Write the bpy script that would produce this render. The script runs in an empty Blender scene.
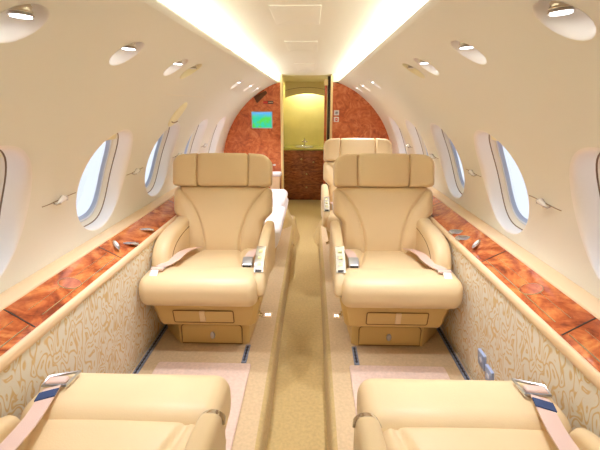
import bpy, bmesh, math, random
from mathutils import Vector, Matrix
from mathutils.geometry import delaunay_2d_cdt
random.seed(7)
S = bpy.context.scene
COL = S.collection
PI = math.pi

# ------------------------------------------------------------------ materials
def new_mat(name):
    m = bpy.data.materials.new(name); m.use_nodes = True
    nt = m.node_tree
    b = nt.nodes['Principled BSDF']
    return m, nt, b
def srgb(r, g, b):
    f = lambda c: (c/255/12.92) if c/255 <= .04045 else ((c/255+.055)/1.055)**2.4
    return (f(r), f(g), f(b), 1)
def N(nt, t, **kw):
    n = nt.nodes.new(t)
    for k, v in kw.items():
        if k in n.inputs.keys(): n.inputs[k].default_value = v
        else: setattr(n, k, v)
    return n
def plain(name, col, rough=.5, metal=0, coat=0, bump=0, bscale=200, var=0, vscale=6, spec=.5, sheen=0):
    m, nt, b = new_mat(name)
    b.inputs['Base Color'].default_value = col
    b.inputs['Roughness'].default_value = rough
    b.inputs['Metallic'].default_value = metal
    b.inputs['Coat Weight'].default_value = coat
    b.inputs['Specular IOR Level'].default_value = spec
    b.inputs['Sheen Weight'].default_value = sheen
    if bump or var:
        tc = N(nt, 'ShaderNodeTexCoord')
    if bump:
        nz = N(nt, 'ShaderNodeTexNoise'); nz.inputs['Scale'].default_value = bscale; nz.inputs['Detail'].default_value = 3
        nt.links.new(tc.outputs['Object'], nz.inputs['Vector'])
        bp = N(nt, 'ShaderNodeBump'); bp.inputs['Strength'].default_value = bump; bp.inputs['Distance'].default_value = .004
        nt.links.new(nz.outputs['Fac'], bp.inputs['Height']); nt.links.new(bp.outputs['Normal'], b.inputs['Normal'])
    if var:
        n2 = N(nt, 'ShaderNodeTexNoise'); n2.inputs['Scale'].default_value = vscale; n2.inputs['Detail'].default_value = 4
        nt.links.new(tc.outputs['Object'], n2.inputs['Vector'])
        r = N(nt, 'ShaderNodeValToRGB')
        r.color_ramp.elements[0].position = .3; r.color_ramp.elements[1].position = .7
        r.color_ramp.elements[0].color = tuple(c*(1-var) for c in col[:3])+(1,)
        r.color_ramp.elements[1].color = tuple(min(1, c*(1+var)) for c in col[:3])+(1,)
        nt.links.new(n2.outputs['Fac'], r.inputs['Fac']); nt.links.new(r.outputs['Color'], b.inputs['Base Color'])
    return m
def emit(name, col, strength):
    m, nt, b = new_mat(name)
    b.inputs['Base Color'].default_value = (0, 0, 0, 1)
    b.inputs['Emission Color'].default_value = col
    b.inputs['Emission Strength'].default_value = strength
    return m

M = {}
M['liner'] = plain('cream_wall_liner', srgb(231, 231, 223), .62, bump=.05, bscale=500, spec=.25)
M['scoop'] = plain('lit_pale_surround', srgb(242, 239, 236), .5, spec=.3)  # liner tone made paler: some daylight and lamp glow put into the colour
M['ceiling'] = plain('white_ceiling', srgb(240, 240, 228), .6, spec=.2)
M['frame_tan'] = plain('tan_window_frame', srgb(234, 227, 212), .45)
M['dark_gap'] = plain('dark_gap', srgb(150, 128, 106), .7)
M['gasket'] = plain('grey_blue_gasket', srgb(176, 194, 226), .35)
M['gasket2'] = plain('white_pane_edge', srgb(225, 232, 245), .35)
M['shade'] = plain('cream_shade', srgb(240, 234, 202), .6)
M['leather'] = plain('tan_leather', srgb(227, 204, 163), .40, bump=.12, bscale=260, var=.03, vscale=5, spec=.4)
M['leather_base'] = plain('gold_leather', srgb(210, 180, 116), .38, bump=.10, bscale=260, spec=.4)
M['seam'] = plain('brown_seam', srgb(126, 90, 46), .7)
M['belt'] = plain('pink_tan_webbing', srgb(226, 198, 188), .75, bump=.3, bscale=700)
M['chrome'] = plain('chrome', srgb(215, 215, 220), .16, metal=1)
M['steel'] = plain('brushed_steel', srgb(190, 193, 200), .3, metal=1)
M['dark'] = plain('dark_plastic', srgb(45, 38, 34), .4)
M['navy'] = plain('navy_tag', srgb(52, 74, 120), .7)
M['paperwhite'] = plain('white_plastic', srgb(238, 236, 236), .4)
M['panelyellow'] = plain('pale_green_button', srgb(228, 226, 170), .35)
M['blue_grey'] = plain('blue_grey_plastic', srgb(158, 176, 212), .4)
M['track'] = plain('grey_track', srgb(128, 138, 158), .4, metal=.1)
M['track_dark'] = plain('track_slot', srgb(40, 44, 54), .5)
M['carpet'] = plain('gold_carpet', srgb(196, 170, 116), .95, bump=.8, bscale=420, var=.10, vscale=70, spec=.1, sheen=.15)
M['carpet_pale'] = plain('rose_beige_carpet', srgb(211, 186, 148), .95, bump=.8, bscale=420, var=.08, vscale=80, spec=.1, sheen=.15)
M['mat'] = plain('pink_beige_carpet_panel', srgb(226, 200, 184), .95, bump=.8, bscale=420, var=.08, vscale=80, spec=.1, sheen=.15)
M['trim'] = plain('peach_trim', srgb(232, 205, 168), .45, spec=.35)
M['post'] = plain('cream_post', srgb(236, 214, 158), .4)
M['white_fabric'] = plain('white_upholstery', srgb(246, 246, 252), .7, spec=.2)
M['khaki'] = plain('yellow_green_backsplash', srgb(206, 196, 136), .35, var=.12, vscale=3)
M['olive'] = plain('olive_soffit', srgb(222, 212, 172), .5)
M['counter'] = plain('yellow_green_counter', srgb(176, 170, 84), .15, coat=.6)
M['red'] = plain('red_sign', srgb(205, 62, 48), .4)
M['grille'] = plain('brown_speaker_grille', srgb(96, 58, 26), .7, bump=.8, bscale=900)
M['gold'] = plain('brass', srgb(222, 202, 158), .25, metal=1)
M['nickel'] = plain('warm_nickel', srgb(216, 206, 186), .3, metal=.8)
M['aft'] = plain('aft_cream_wall', srgb(232, 224, 206), .6)
M['cove_light'] = emit('cove_light', (1, .985, .92, 1), 10.5)
M['lamp'] = emit('lamp_glow', (.95, .95, 1, 1), 7)
M['galley_light'] = emit('galley_light', (1, .97, .78, 1), 22)
M['led'] = emit('small_led', (1, 1, .92, 1), 3)
M['acrylic'] = plain('clear_acrylic', srgb(238, 238, 240), .12, spec=.8)

def wood(name, c0, c1, c2, c3, scale, rough=.16, stretch=(1, 1, 1), dist=2.6):
    m, nt, b = new_mat(name)
    tc = N(nt, 'ShaderNodeTexCoord'); mp = N(nt, 'ShaderNodeMapping'); mp.inputs['Scale'].default_value = stretch
    nt.links.new(tc.outputs['Object'], mp.inputs['Vector'])
    n1 = N(nt, 'ShaderNodeTexNoise'); n1.inputs['Scale'].default_value = scale; n1.inputs['Detail'].default_value = 7
    n1.inputs['Distortion'].default_value = dist; n1.inputs['Roughness'].default_value = .55
    n2 = N(nt, 'ShaderNodeTexNoise'); n2.inputs['Scale'].default_value = scale*7; n2.inputs['Detail'].default_value = 4; n2.inputs['Distortion'].default_value = 1.2
    nt.links.new(mp.outputs['Vector'], n1.inputs['Vector']); nt.links.new(mp.outputs['Vector'], n2.inputs['Vector'])
    mx = N(nt, 'ShaderNodeMath', operation='MULTIPLY_ADD'); mx.inputs[1].default_value = .25; 
    nt.links.new(n2.outputs['Fac'], mx.inputs[0]); nt.links.new(n1.outputs['Fac'], mx.inputs[2])
    sb = N(nt, 'ShaderNodeMath', operation='SUBTRACT'); sb.inputs[1].default_value = .125
    nt.links.new(mx.outputs[0], sb.inputs[0])
    r = N(nt, 'ShaderNodeValToRGB'); e = r.color_ramp.elements
    e[0].position = .30; e[0].color = c0; e[1].position = .70; e[1].color = c3
    a = e.new(.43); a.color = c1; a = e.new(.54); a.color = c2
    nt.links.new(sb.outputs[0], r.inputs['Fac']); nt.links.new(r.outputs['Color'], b.inputs['Base Color'])
    b.inputs['Roughness'].default_value = rough
    b.inputs['Coat Weight'].default_value = .5; b.inputs['Coat Roughness'].default_value = .06
    return m
M['burl'] = wood('burl_wood', srgb(120, 48, 22), srgb(172, 82, 40), srgb(200, 112, 58), srgb(222, 148, 84), 7, stretch=(1, .75, 1))
M['burl_front'] = wood('burl_wood_panel', srgb(158, 72, 34), srgb(190, 96, 48), srgb(204, 112, 62), srgb(220, 140, 88), 9, rough=.3)
M['walnut'] = wood('dark_walnut', srgb(100, 50, 24), srgb(130, 68, 36), srgb(152, 84, 46), srgb(178, 108, 64), 6, rough=.25, stretch=(1, 1, 3.5))
M['walnut_red'] = wood('red_wood_edge', srgb(150, 60, 30), srgb(176, 76, 40), srgb(190, 90, 46), srgb(206, 110, 60), 6, rough=.3)

def swirl():
    m, nt, b = new_mat('swirl_fabric')
    tc = N(nt, 'ShaderNodeTexCoord')
    mp = N(nt, 'ShaderNodeMapping'); mp.inputs['Scale'].default_value = (0, 1.0, .60); mp.inputs['Rotation'].default_value = (math.radians(12), 0, 0)
    nt.links.new(tc.outputs['Object'], mp.inputs['Vector'])
    n0 = N(nt, 'ShaderNodeTexNoise'); n0.inputs['Scale'].default_value = 24; n0.inputs['Detail'].default_value = 0
    nt.links.new(mp.outputs['Vector'], n0.inputs['Vector'])
    mxv = N(nt, 'ShaderNodeVectorMath', operation='SCALE'); mxv.inputs['Scale'].default_value = .075
    nt.links.new(n0.outputs['Color'], mxv.inputs[0])
    ad = N(nt, 'ShaderNodeVectorMath', operation='ADD')
    nt.links.new(mp.outputs['Vector'], ad.inputs[0]); nt.links.new(mxv.outputs[0], ad.inputs[1])
    v = N(nt, 'ShaderNodeTexVoronoi'); v.voronoi_dimensions = '2D'; v.feature = 'F1'; v.inputs['Scale'].default_value = 24; v.inputs['Randomness'].default_value = .8
    sp = N(nt, 'ShaderNodeSeparateXYZ'); cb = N(nt, 'ShaderNodeCombineXYZ')
    nt.links.new(ad.outputs[0], sp.inputs[0]); nt.links.new(sp.outputs['Y'], cb.inputs['X']); nt.links.new(sp.outputs['Z'], cb.inputs['Y'])
    nt.links.new(cb.outputs[0], v.inputs['Vector'])
    ml = N(nt, 'ShaderNodeMath', operation='MULTIPLY'); ml.inputs[1].default_value = 17
    nt.links.new(v.outputs['Distance'], ml.inputs[0])
    sn = N(nt, 'ShaderNodeMath', operation='SINE'); nt.links.new(ml.outputs[0], sn.inputs[0])
    r = N(nt, 'ShaderNodeValToRGB'); e = r.color_ramp.elements
    e[0].position = .15; e[0].color = srgb(228, 224, 212); e[1].position = .9; e[1].color = srgb(216, 190, 142)
    nt.links.new(sn.outputs[0], r.inputs['Fac']); nt.links.new(r.outputs['Color'], b.inputs['Base Color'])
    b.inputs['Roughness'].default_value = .85; b.inputs['Specular IOR Level'].default_value = .15
    return m
M['swirl'] = swirl()

def glass():
    m = bpy.data.materials.new('window_glass'); m.use_nodes = True; nt = m.node_tree
    for n in list(nt.nodes): nt.nodes.remove(n)
    t = nt.nodes.new('ShaderNodeBsdfTransparent'); t.inputs['Color'].default_value = (.93, .95, 1, 1)
    g = nt.nodes.new('ShaderNodeBsdfGlossy'); g.inputs['Roughness'].default_value = .05; g.inputs['Color'].default_value = (.9, .9, .95, 1)
    mx = nt.nodes.new('ShaderNodeMixShader'); mx.inputs[0].default_value = .08
    o = nt.nodes.new('ShaderNodeOutputMaterial')
    nt.links.new(t.outputs[0], mx.inputs[1]); nt.links.new(g.outputs[0], mx.inputs[2]); nt.links.new(mx.outputs[0], o.inputs[0])
    return m
M['glass'] = glass()

def screen():
    m, nt, b = new_mat('moving_map_screen')
    tc = N(nt, 'ShaderNodeTexCoord'); sx = N(nt, 'ShaderNodeSeparateXYZ'); nt.links.new(tc.outputs['Object'], sx.inputs[0])
    n = N(nt, 'ShaderNodeTexNoise'); n.inputs['Scale'].default_value = 22; n.inputs['Detail'].default_value = 3
    nt.links.new(tc.outputs['Object'], n.inputs['Vector'])
    r = N(nt, 'ShaderNodeValToRGB'); e = r.color_ramp.elements
    e[0].position = .44; e[0].color = srgb(40, 196, 160); e[1].position = .56; e[1].color = srgb(84, 205, 76)
    nt.links.new(n.outputs['Fac'], r.inputs['Fac'])
    mr = N(nt, 'ShaderNodeMapRange'); mr.inputs['From Min'].default_value = .02; mr.inputs['From Max'].default_value = .07
    nt.links.new(sx.outputs['Z'], mr.inputs['Value'])
    mx = N(nt, 'ShaderNodeMix'); mx.data_type = 'RGBA'
    nt.links.new(mr.outputs[0], mx.inputs[0]); nt.links.new(r.outputs['Color'], mx.inputs[6]); mx.inputs[7].default_value = srgb(90, 170, 235)
    b.inputs['Base Color'].default_value = (0, 0, 0, 1)
    nt.links.new(mx.outputs[2], b.inputs['Emission Color']); b.inputs['Emission Strength'].default_value = .75
    return m
M['screen'] = screen()

# ------------------------------------------------------------------ object helpers
def obj(name, bm, mat, parent=None, loc=None, smooth=True, angle=40, recalc=True):
    me = bpy.data.meshes.new(name)
    if recalc: bmesh.ops.recalc_face_normals(bm, faces=bm.faces)
    bm.to_mesh(me); bm.free()
    for mm in (mat if isinstance(mat, (list, tuple)) else [mat]):
        me.materials.append(M[mm] if isinstance(mm, str) else mm)
    if smooth:
        me.polygons.foreach_set('use_smooth', [True]*len(me.polygons))
        if angle < 180: me.set_sharp_from_angle(angle=math.radians(angle))
    o = bpy.data.objects.new(name, me); COL.objects.link(o)
    if parent is not None: o.parent = parent
    if loc is not None: o.location = loc
    return o
def empty(name, loc=(0, 0, 0), rz=0):
    o = bpy.data.objects.new(name, None); COL.objects.link(o); o.location = loc; o.rotation_euler = (0, 0, rz)
    o.empty_display_size = .05
    return o
def tag(o, label, cat, group=None, kind=None):
    o['label'] = label; o['category'] = cat
    if group: o['group'] = group
    if kind: o['kind'] = kind
    return o
def struct(o, label=None):
    o['kind'] = 'structure'
    if label: o['label'] = label
    return o
def copy_tree(o, parent=None):
    c = o.copy(); COL.objects.link(c); c.parent = parent
    for ch in list(o.children): copy_tree(ch, c)
    return c

def edge_params(h, r, seg, n):
    pts = []
    if h - r > 1e-6:
        flat = [-(h-r) + 2*(h-r)*i/n for i in range(n+1)]
    else: flat = [0.0]
    cor = [(h-r) + r*math.tan(PI/4*k/seg) for k in range(1, seg+1)]
    return [-c for c in reversed(cor)] + flat + cor
def rbox(bm, c, h, r, seg=3, n=(2, 2, 2), deform=None, mi=0):
    """rounded box centred at c, half sizes h, corner radius r"""
    r = min(r, min(h)-1e-4)
    P = [edge_params(h[i], r, seg, n[i]) for i in range(3)]
    cache = {}
    def vert(x, y, z):
        k = (round(x, 6), round(y, 6), round(z, 6))
        if k in cache: return cache[k]
        inn = Vector((max(-(h[0]-r), min(h[0]-r, x)), max(-(h[1]-r), min(h[1]-r, y)), max(-(h[2]-r), min(h[2]-r, z))))
        d = Vector((x, y, z)) - inn
        p = inn + d.normalized()*r
        if deform: p = Vector(deform(p.x, p.y, p.z))
        cache[k] = bm.verts.new(p + Vector(c)); return cache[k]
    for ax in range(3):
        a, b = [(1, 2), (0, 2), (0, 1)][ax]
        for s in (-1, 1):
            for i in range(len(P[a])-1):
                for j in range(len(P[b])-1):
                    q = []
                    for (ii, jj) in ((i, j), (i+1, j), (i+1, j+1), (i, j+1)):
                        co = [0, 0, 0]; co[ax] = s*h[ax]; co[a] = P[a][ii]; co[b] = P[b][jj]
                        v = vert(*co)
                        if v not in q: q.append(v)
                    if len(q) >= 3:
                        try: f = bm.faces.new(q); f.material_index = mi
                        except ValueError: pass
    return bm
def box(bm, x0, x1, y0, y1, z0, z1, r=.003, mi=0, seg=2):
    return rbox(bm, ((x0+x1)/2, (y0+y1)/2, (z0+z1)/2), ((x1-x0)/2, (y1-y0)/2, (z1-z0)/2), r, seg, (1, 1, 1), mi=mi)
def tube(bm, pts, rad, n=8, cap=True, sx=1.0, upv=Vector((0, 0, 1)), mi=0, closed=False):
    pts = [Vector(p) for p in pts]; rings = []
    L = len(pts)
    for i, p in enumerate(pts):
        if closed: t = pts[(i+1) % L]-pts[i-1]
        else: t = pts[min(i+1, L-1)]-pts[max(i-1, 0)]
        t.normalize(); u = upv.cross(t)
        if u.length < 1e-4: u = Vector((1, 0, 0)).cross(t)
        u.normalize(); w = t.cross(u)
        rr = rad[i] if isinstance(rad, (list, tuple)) else rad
        rings.append([bm.verts.new(p + u*math.cos(2*PI*k/n)*rr*sx + w*math.sin(2*PI*k/n)*rr) for k in range(n)])
    for i in range(L if closed else L-1):
        A, B = rings[i], rings[(i+1) % L]
        for k in range(n):
            f = bm.faces.new((A[k], A[(k+1) % n], B[(k+1) % n], B[k])); f.material_index = mi
    if cap and not closed:
        bm.faces.new(rings[0]).material_index = mi; bm.faces.new(rings[-1][::-1]).material_index = mi
    return bm
def strap(bm, pts, width, thick, side=Vector((1, 0, 0)), mi=0):
    """flat webbing along pts; side = width direction (vector or list)"""
    pts = [Vector(p) for p in pts]; rings = []
    for i, p in enumerate(pts):
        t = (pts[min(i+1, len(pts)-1)]-pts[max(i-1, 0)]).normalized()
        s = side[i] if isinstance(side, list) else side
        s = (s - t*s.dot(t)).normalized(); nrm = t.cross(s)
        rings.append([bm.verts.new(p + s*a*width/2 + nrm*b*thick/2) for a, b in ((-1, -1), (1, -1), (1, 1), (-1, 1))])
    for A, B in zip(rings, rings[1:]):
        for k in range(4): bm.faces.new((A[k], A[(k+1) % 4], B[(k+1) % 4], B[k])).material_index = mi
    bm.faces.new(rings[0]); bm.faces.new(rings[-1][::-1])
    return bm
def cyl(bm, c, r, h, axis='Z', n=24, r2=None, mi=0, bevel=0):
    r2 = r if r2 is None else r2
    prof = [(0, r), (h, r2)] if not bevel else [(0, r-bevel), (bevel, r), (h-bevel, r2), (h, r2-bevel)]
    rings = []
    for (d, rr) in prof:
        ring = []
        for k in range(n):
            a = 2*PI*k/n; u, v = rr*math.cos(a), rr*math.sin(a)
            p = {'Z': (u, v, d), 'Y': (u, d, v), 'X': (d, u, v)}[axis]
            ring.append(bm.verts.new(Vector(c)+Vector(p)))
        rings.append(ring)
    for A, B in zip(rings, rings[1:]):
        for k in range(n): bm.faces.new((A[k], A[(k+1) % n], B[(k+1) % n], B[k])).material_index = mi
    bm.faces.new(rings[0]).material_index = mi; bm.faces.new(rings[-1]).material_index = mi
    return bm
def catmull(pts, per=6, closed=False):
    out = []; n = len(pts)
    rng = range(n) if closed else range(n-1)
    for i in rng:
        p0 = Vector(pts[(i-1) % n] if closed else pts[max(i-1, 0)]); p1 = Vector(pts[i]); p2 = Vector(pts[(i+1) % n] if closed else pts[min(i+1, n-1)])
        p3 = Vector(pts[(i+2) % n] if closed else pts[min(i+2, n-1)])
        for k in range(per):
            t = k/per
            out.append(.5*((2*p1)+(-p0+p2)*t+(2*p0-5*p1+4*p2-p3)*t*t+(-p0+3*p1-3*p2+p3)*t**3))
    if not closed: out.append(Vector(pts[-1]))
    return out
def offset_poly(poly, d):
    n = len(poly); out = []
    area = sum(poly[i][0]*poly[(i+1) % n][1]-poly[(i+1) % n][0]*poly[i][1] for i in range(n))
    sg = 1 if area > 0 else -1
    for i in range(n):
        a = Vector(poly[i-1]); b = Vector(poly[i]); c = Vector(poly[(i+1) % n])
        e1 = (b-a).normalized(); e2 = (c-b).normalized()
        nn = Vector((-(e1.y+e2.y), e1.x+e2.x)); 
        nn = nn.normalized() if nn.length > 1e-6 else Vector((-e1.y, e1.x))
        out.append(b+nn*d*sg)
    return out
def padout(bm, outline, axis, x0, x1, r, seg=5, fn=None, mi=0, puff=0):
    """closed 2D outline extruded along axis from x0 to x1 with rounded rims of radius r"""
    outline = [Vector(p) for p in outline]
    rings = []
    prof = []
    for k in range(seg+1):
        a = PI/2*k/seg; prof.append((x0 + r - r*math.sin(PI/2-a) if False else x0 + r*(1-math.sin(a)), r*(1-math.cos(a))))
    prof = [(x0 + r*(1-math.cos(PI/2*k/seg)), r*(1-math.sin(PI/2*k/seg))) for k in range(seg+1)]
    prof += [(x1 - r*(1-math.cos(PI/2*k/seg)), r*(1-math.sin(PI/2*k/seg))) for k in range(seg, -1, -1)]
    for (x, ins) in prof:
        pl = offset_poly(outline, ins) if ins > 1e-6 else outline
        ring = []
        for p in pl:
            q = {'X': (x, p[0], p[1]), 'Y': (p[0], x, p[1]), 'Z': (p[0], p[1], x)}[axis]
            if fn: q = fn(*q)
            ring.append(bm.verts.new(q))
        rings.append(ring)
    n = len(outline)
    for A, B in zip(rings, rings[1:]):
        for k in range(n): bm.faces.new((A[k], A[(k+1) % n], B[(k+1) % n], B[k])).material_index = mi
    for rg, xx in ((rings[0], x0-puff), (rings[-1], x1+puff)):
        # fan towards the middle keeps big caps smooth
        cx = sum((v.co for v in rg), Vector())/n
        if puff:
            i = {'X': 0, 'Y': 1, 'Z': 2}[axis]; cx[i] = xx
        m = bm.verts.new(cx)
        for k in range(n): bm.faces.new((rg[k], rg[(k+1) % n], m)).material_index = mi
    return bm
def sm(a, b, x):
    t = max(0, min(1, (x-a)/(b-a))); return t*t*(3-2*t)
def rrect(w, h, r, cx=0, cy=0, n=5):
    out = []
    for (sx, sy, a0) in ((1, 1, 0), (-1, 1, 90), (-1, -1, 180), (1, -1, 270)):
        for k in range(n+1):
            a = math.radians(a0+90*k/n); out.append(Vector((cx+sx*(w-r)+r*math.cos(a), cy+sy*(h-r)+r*math.sin(a))))
    return out
def ellipse(a, b, cx=0, cy=0, n=28, e=2.0):
    out = []
    for k in range(n):
        t = 2*PI*k/n; c, s = math.cos(t), math.sin(t)
        out.append(Vector((cx+a*math.copysign(abs(c)**(2/e), c), cy+b*math.copysign(abs(s)**(2/e), s))))
    return out

# ------------------------------------------------------------------ cabin shell
R0, ZC = .885, .63
Y0, Y1 = -1.7, 4.2
def cp(side, y, s, d=0):
    a = s/R0; return Vector((side*(R0+d)*math.cos(a), y, ZC+(R0+d)*math.sin(a)))
S_LO, S_HI = .05, R0*math.acos(.312/R0)
WIN_Y = [-1.63+.655*k for k in range(0)] + [-.975, -.32, .325, .966, 1.645, 2.30, 2.955, 3.61]
WIN_S, WA, WB, WE = .332, .206, .230, 2.05
WI = .316; WEI = 2.8
LIGHT_Y = [-.5, -.09, .325, .745, 1.165, 1.575, 1.765, 2.84, 3.36, 3.80]
LS, LA, LB = .905, .052, .054

def make_liner(side, name):
    pts = []; edges = []; holes = []
    ys = [Y0+(Y1-Y0)*i/74 for i in range(75)]
    ss = [S_LO+(S_HI-S_LO)*i/26 for i in range(27)]
    for wy in WIN_Y: holes.append((wy, WIN_S, WA, WB, WE, 48))
    for ly in LIGHT_Y: holes.append((ly, LS, LA, LB, 2, 28))
    def inside(y, s, k=1.0, grow=0):
        for (hy, hs, a, b, e, n) in holes:
            if abs((y-hy)/(a+grow))**e+abs((s-hs)/(b+grow))**e < k: return True
        return False
    for i, y in enumerate(ys):
        for j, s in enumerate(ss):
            if i in (0, 74) or j in (0, 26) or not inside(y, s, 1.0, .012): pts.append(Vector((y, s)))
    for (hy, hs, a, b, e, n) in holes:
        o = ellipse(a, b, hy, hs, n, e); st = len(pts)
        pts += o; edges += [(st+k, st+(k+1) % n) for k in range(n)]
    v, ed, f, *_ = delaunay_2d_cdt(pts, edges, [], 0, 1e-5)
    bm = bmesh.new(); bv = [bm.verts.new(cp(side, p[0], p[1])) for p in v]
    for t in f:
        c = sum((Vector(v[i]) for i in t), Vector((0, 0)))/len(t)
        if inside(c[0], c[1]): continue
        q = [bv[i] for i in t]
        fc = bm.faces.new(q)
        fc.normal_update()
        ctr = fc.calc_center_median()
        if fc.normal.dot(Vector((ctr.x, 0, ctr.z-ZC))) > 0: fc.normal_flip()
    for vv in [x for x in bm.verts if not x.link_faces]: bm.verts.remove(vv)
    # lip at the cove: curls over and runs outward as the light trough
    prof = [(.304, ZC+R0*math.sin(S_HI/R0)+.006), (.302, 1.472), (.310, 1.480), (.322, 1.476), (.335, 1.466), (.474, 1.462), (.480, 1.62)]
    prev = None
    p0 = cp(side, 0, S_HI)
    prof = [(abs(p0.x), p0.z)] + prof
    for i, y in enumerate((Y0, Y1)):
        ring = [bm.verts.new((side*x, y, z)) for x, z in prof]
        if prev:
            for k in range(len(ring)-1): bm.faces.new((prev[k], prev[k+1], ring[k+1], ring[k]))
        prev = ring
    o = obj(name, bm, 'liner', recalc=False, angle=50)
    return struct(o)
wl = make_liner(-1, 'wall_left'); wr = make_liner(1, 'wall_right')

# exterior skin so that daylight enters only through the windows: lower side panels, floor and hull edge
def strip(prof, y0, y1, side, bm=None, n=1, mi=0):
    bm = bm or bmesh.new(); prev = None
    for i in range(n+1):
        y = y0+(y1-y0)*i/n
        ring = [bm.verts.new((side*x, y, z)) for x, z in prof]
        if prev:
            for k in range(len(ring)-1): bm.faces.new((prev[k], prev[k+1], ring[k+1], ring[k])).material_index = mi
        prev = ring
    return bm
for side, nm in ((-1, 'left'), (1, 'right')):
    bm = strip([(.700, .640), (.712, .50), (.735, .25), (.756, .098), (.756, 0)], Y0, Y1, side, n=12)
    struct(obj('wall_lower_'+nm, bm, 'swirl'))

# floor, raised side floors
bm = bmesh.new(); box(bm, -.95, .95, Y0, 5.9, -.04, 0, .002)
struct(obj('floor', bm, 'carpet'))
for side in (-1, 1):
    prof = [(.116, -.002), (.122, .06), (.127, .088), (.134, .098), (.145, .1015)]
    bm = strip(prof, Y0, 3.86 if side > 0 else 4.19, side, n=8); struct(obj('floor_riser_'+('left' if side < 0 else 'right'), bm, 'carpet', angle=80))
    prof = [(.145, .1015), (.16, .102), (.76, .102)]
    bm = strip(prof, Y0, 3.86 if side > 0 else 4.19, side, n=8)
    e = [bm.verts.new((side*x, 3.86 if side > 0 else 4.19, z)) for x, z in [(.116, -.002)]+prof] + [bm.verts.new((side*.76, 3.86 if side > 0 else 4.19, -.002))]
    bm.faces.new(e)
    struct(obj('floor_raised_'+('left' if side < 0 else 'right'), bm, 'carpet_pale'))

# ceiling
bm = bmesh.new(); prev = None
for y in [Y0+(Y1+.05-Y0)*i/20 for i in range(21)]:
    ring = [bm.verts.new((x, y, 1.532 + .060*(abs(x)/.48)**2.6)) for x in [-.482+.964*k/24 for k in range(25)]]
    if prev:
        for k in range(24): bm.faces.new((prev[k], ring[k], ring[k+1], prev[k+1]))
    prev = ring
struct(obj('ceiling', bm, 'ceiling'))
bm = bmesh.new(); box(bm, -1.0, 1.0, Y0-.06, Y0, -.04, 1.65, .004)
struct(obj('wall_back', bm, 'aft'))

# cove lights
for side in (-1, 1):
    bm = bmesh.new()
    rbox(bm, (side*.442, (Y0+Y1)/2, 1.470), (.022, (Y1-Y0)/2-.02, .006), .003, 2, (1, 4, 1))
    o = obj('cove_light', bm, 'cove_light')
    tag(o, 'long warm light strip hidden in the %s ceiling cove' % ('left' if side < 0 else 'right'), 'light', 'ceiling cove light strips')

# ------------------------------------------------------------------ windows
def loft_rings(bm, side, y0, s0, rings, n=48, mi=None, e=WE, sc=None):
    prev = None
    for i, (a, b, d) in enumerate(rings):
        ring = [bm.verts.new(cp(side, p[0], p[1], d)) for p in ellipse(a, b, y0, s0 if sc is None else s0+(WI-s0)*sc[i], n, e if sc is None else WE+(WEI-WE)*sc[i])]
        if prev:
            for k in range(n):
                f = bm.faces.new((prev[k], prev[(k+1) % n], ring[(k+1) % n], ring[k]))
                f.material_index = 0 if mi is None else mi[i-1]
        prev = ring
    return prev
def make_window(idx, side, wy, shade):
    root = empty('window_%d' % idx, cp(side, wy, WIN_S)); struct(root)
    inv = -root.location
    def fin(bm): bmesh.ops.translate(bm, verts=bm.verts, vec=inv); return bm
    bm = bmesh.new()
    loft_rings(bm, side, wy, WIN_S, [(WA+.002, WB+.002, .0002), (.199, .2245, .0012), (.192, .220, .005), (.185, .215, .012), (.179, .2115, .022), (.172, .2085, .036), (.165, .206, .052)], sc=[0, .1, .25, .45, .65, .85, 1])
    obj('window_surround', fin(bm), 'scoop', root, angle=80)
    bm = bmesh.new()
    loft_rings(bm, side, wy, WIN_S, [(.165, .206, .052), (.1665, .2075, .0545), (.162, .203, .0555)], mi=[0, 0], sc=[1]*3)
    obj('shade_slot', fin(bm), 'dark_gap', root, angle=80)
    bm = bmesh.new()
    loft_rings(bm, side, wy, WIN_S, [(.162, .203, .0555), (.160, .201, .060), (.156, .196, .070), (.153, .192, .074)], sc=[1]*4)
    obj('window_frame', fin(bm), 'frame_tan', root, angle=80)
    bm = bmesh.new()
    loft_rings(bm, side, wy, WIN_S, [(.153, .192, .074), (.150, .189, .072), (.143, .183, .075), (.140, .180, .083), (.133, .173, .088)], mi=[0, 1, 0, 0], sc=[1]*5)
    obj('gasket', fin(bm), ['gasket', 'gasket2'], root, angle=80)
    bm = bmesh.new()
    ring = loft_rings(bm, side, wy, WIN_S, [(.142, .182, .081), (.09, .12, .081), (.03, .04, .081)], sc=[1]*3)
    bm.faces.new(ring)
    obj('pane', fin(bm), 'glass', root, angle=180)
    # raised blind: its lower edge shows at the top of the opening
    bm = bmesh.new(); cut = WI+.198-shade
    out = [p for p in ellipse(.161, .201, wy, WI, 60, WEI) if p[1] > cut]
    out.sort(key=lambda p: p[0])
    top = [bm.verts.new(cp(side, p[0], p[1], .060)) for p in out]
    bot = [bm.verts.new(cp(side, p[0], cut, .060)) for p in out]
    t2 = [bm.verts.new(cp(side, p[0], p[1], .064)) for p in out]
    b2 = [bm.verts.new(cp(side, p[0], cut, .064)) for p in out]
    for k in range(len(out)-1):
        bm.faces.new((top[k], top[k+1], bot[k+1], bot[k])); bm.faces.new((t2[k], b2[k], b2[k+1], t2[k+1]))
        bm.faces.new((bot[k], bot[k+1], b2[k+1], b2[k]))
    obj('window_shade', fin(bm), 'shade', root, angle=60)
    return root
k = 1
for side in (-1, 1):
    for wy in WIN_Y:
        make_window(k, side, wy, .045 if wy > 0 else .05); k += 1

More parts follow.
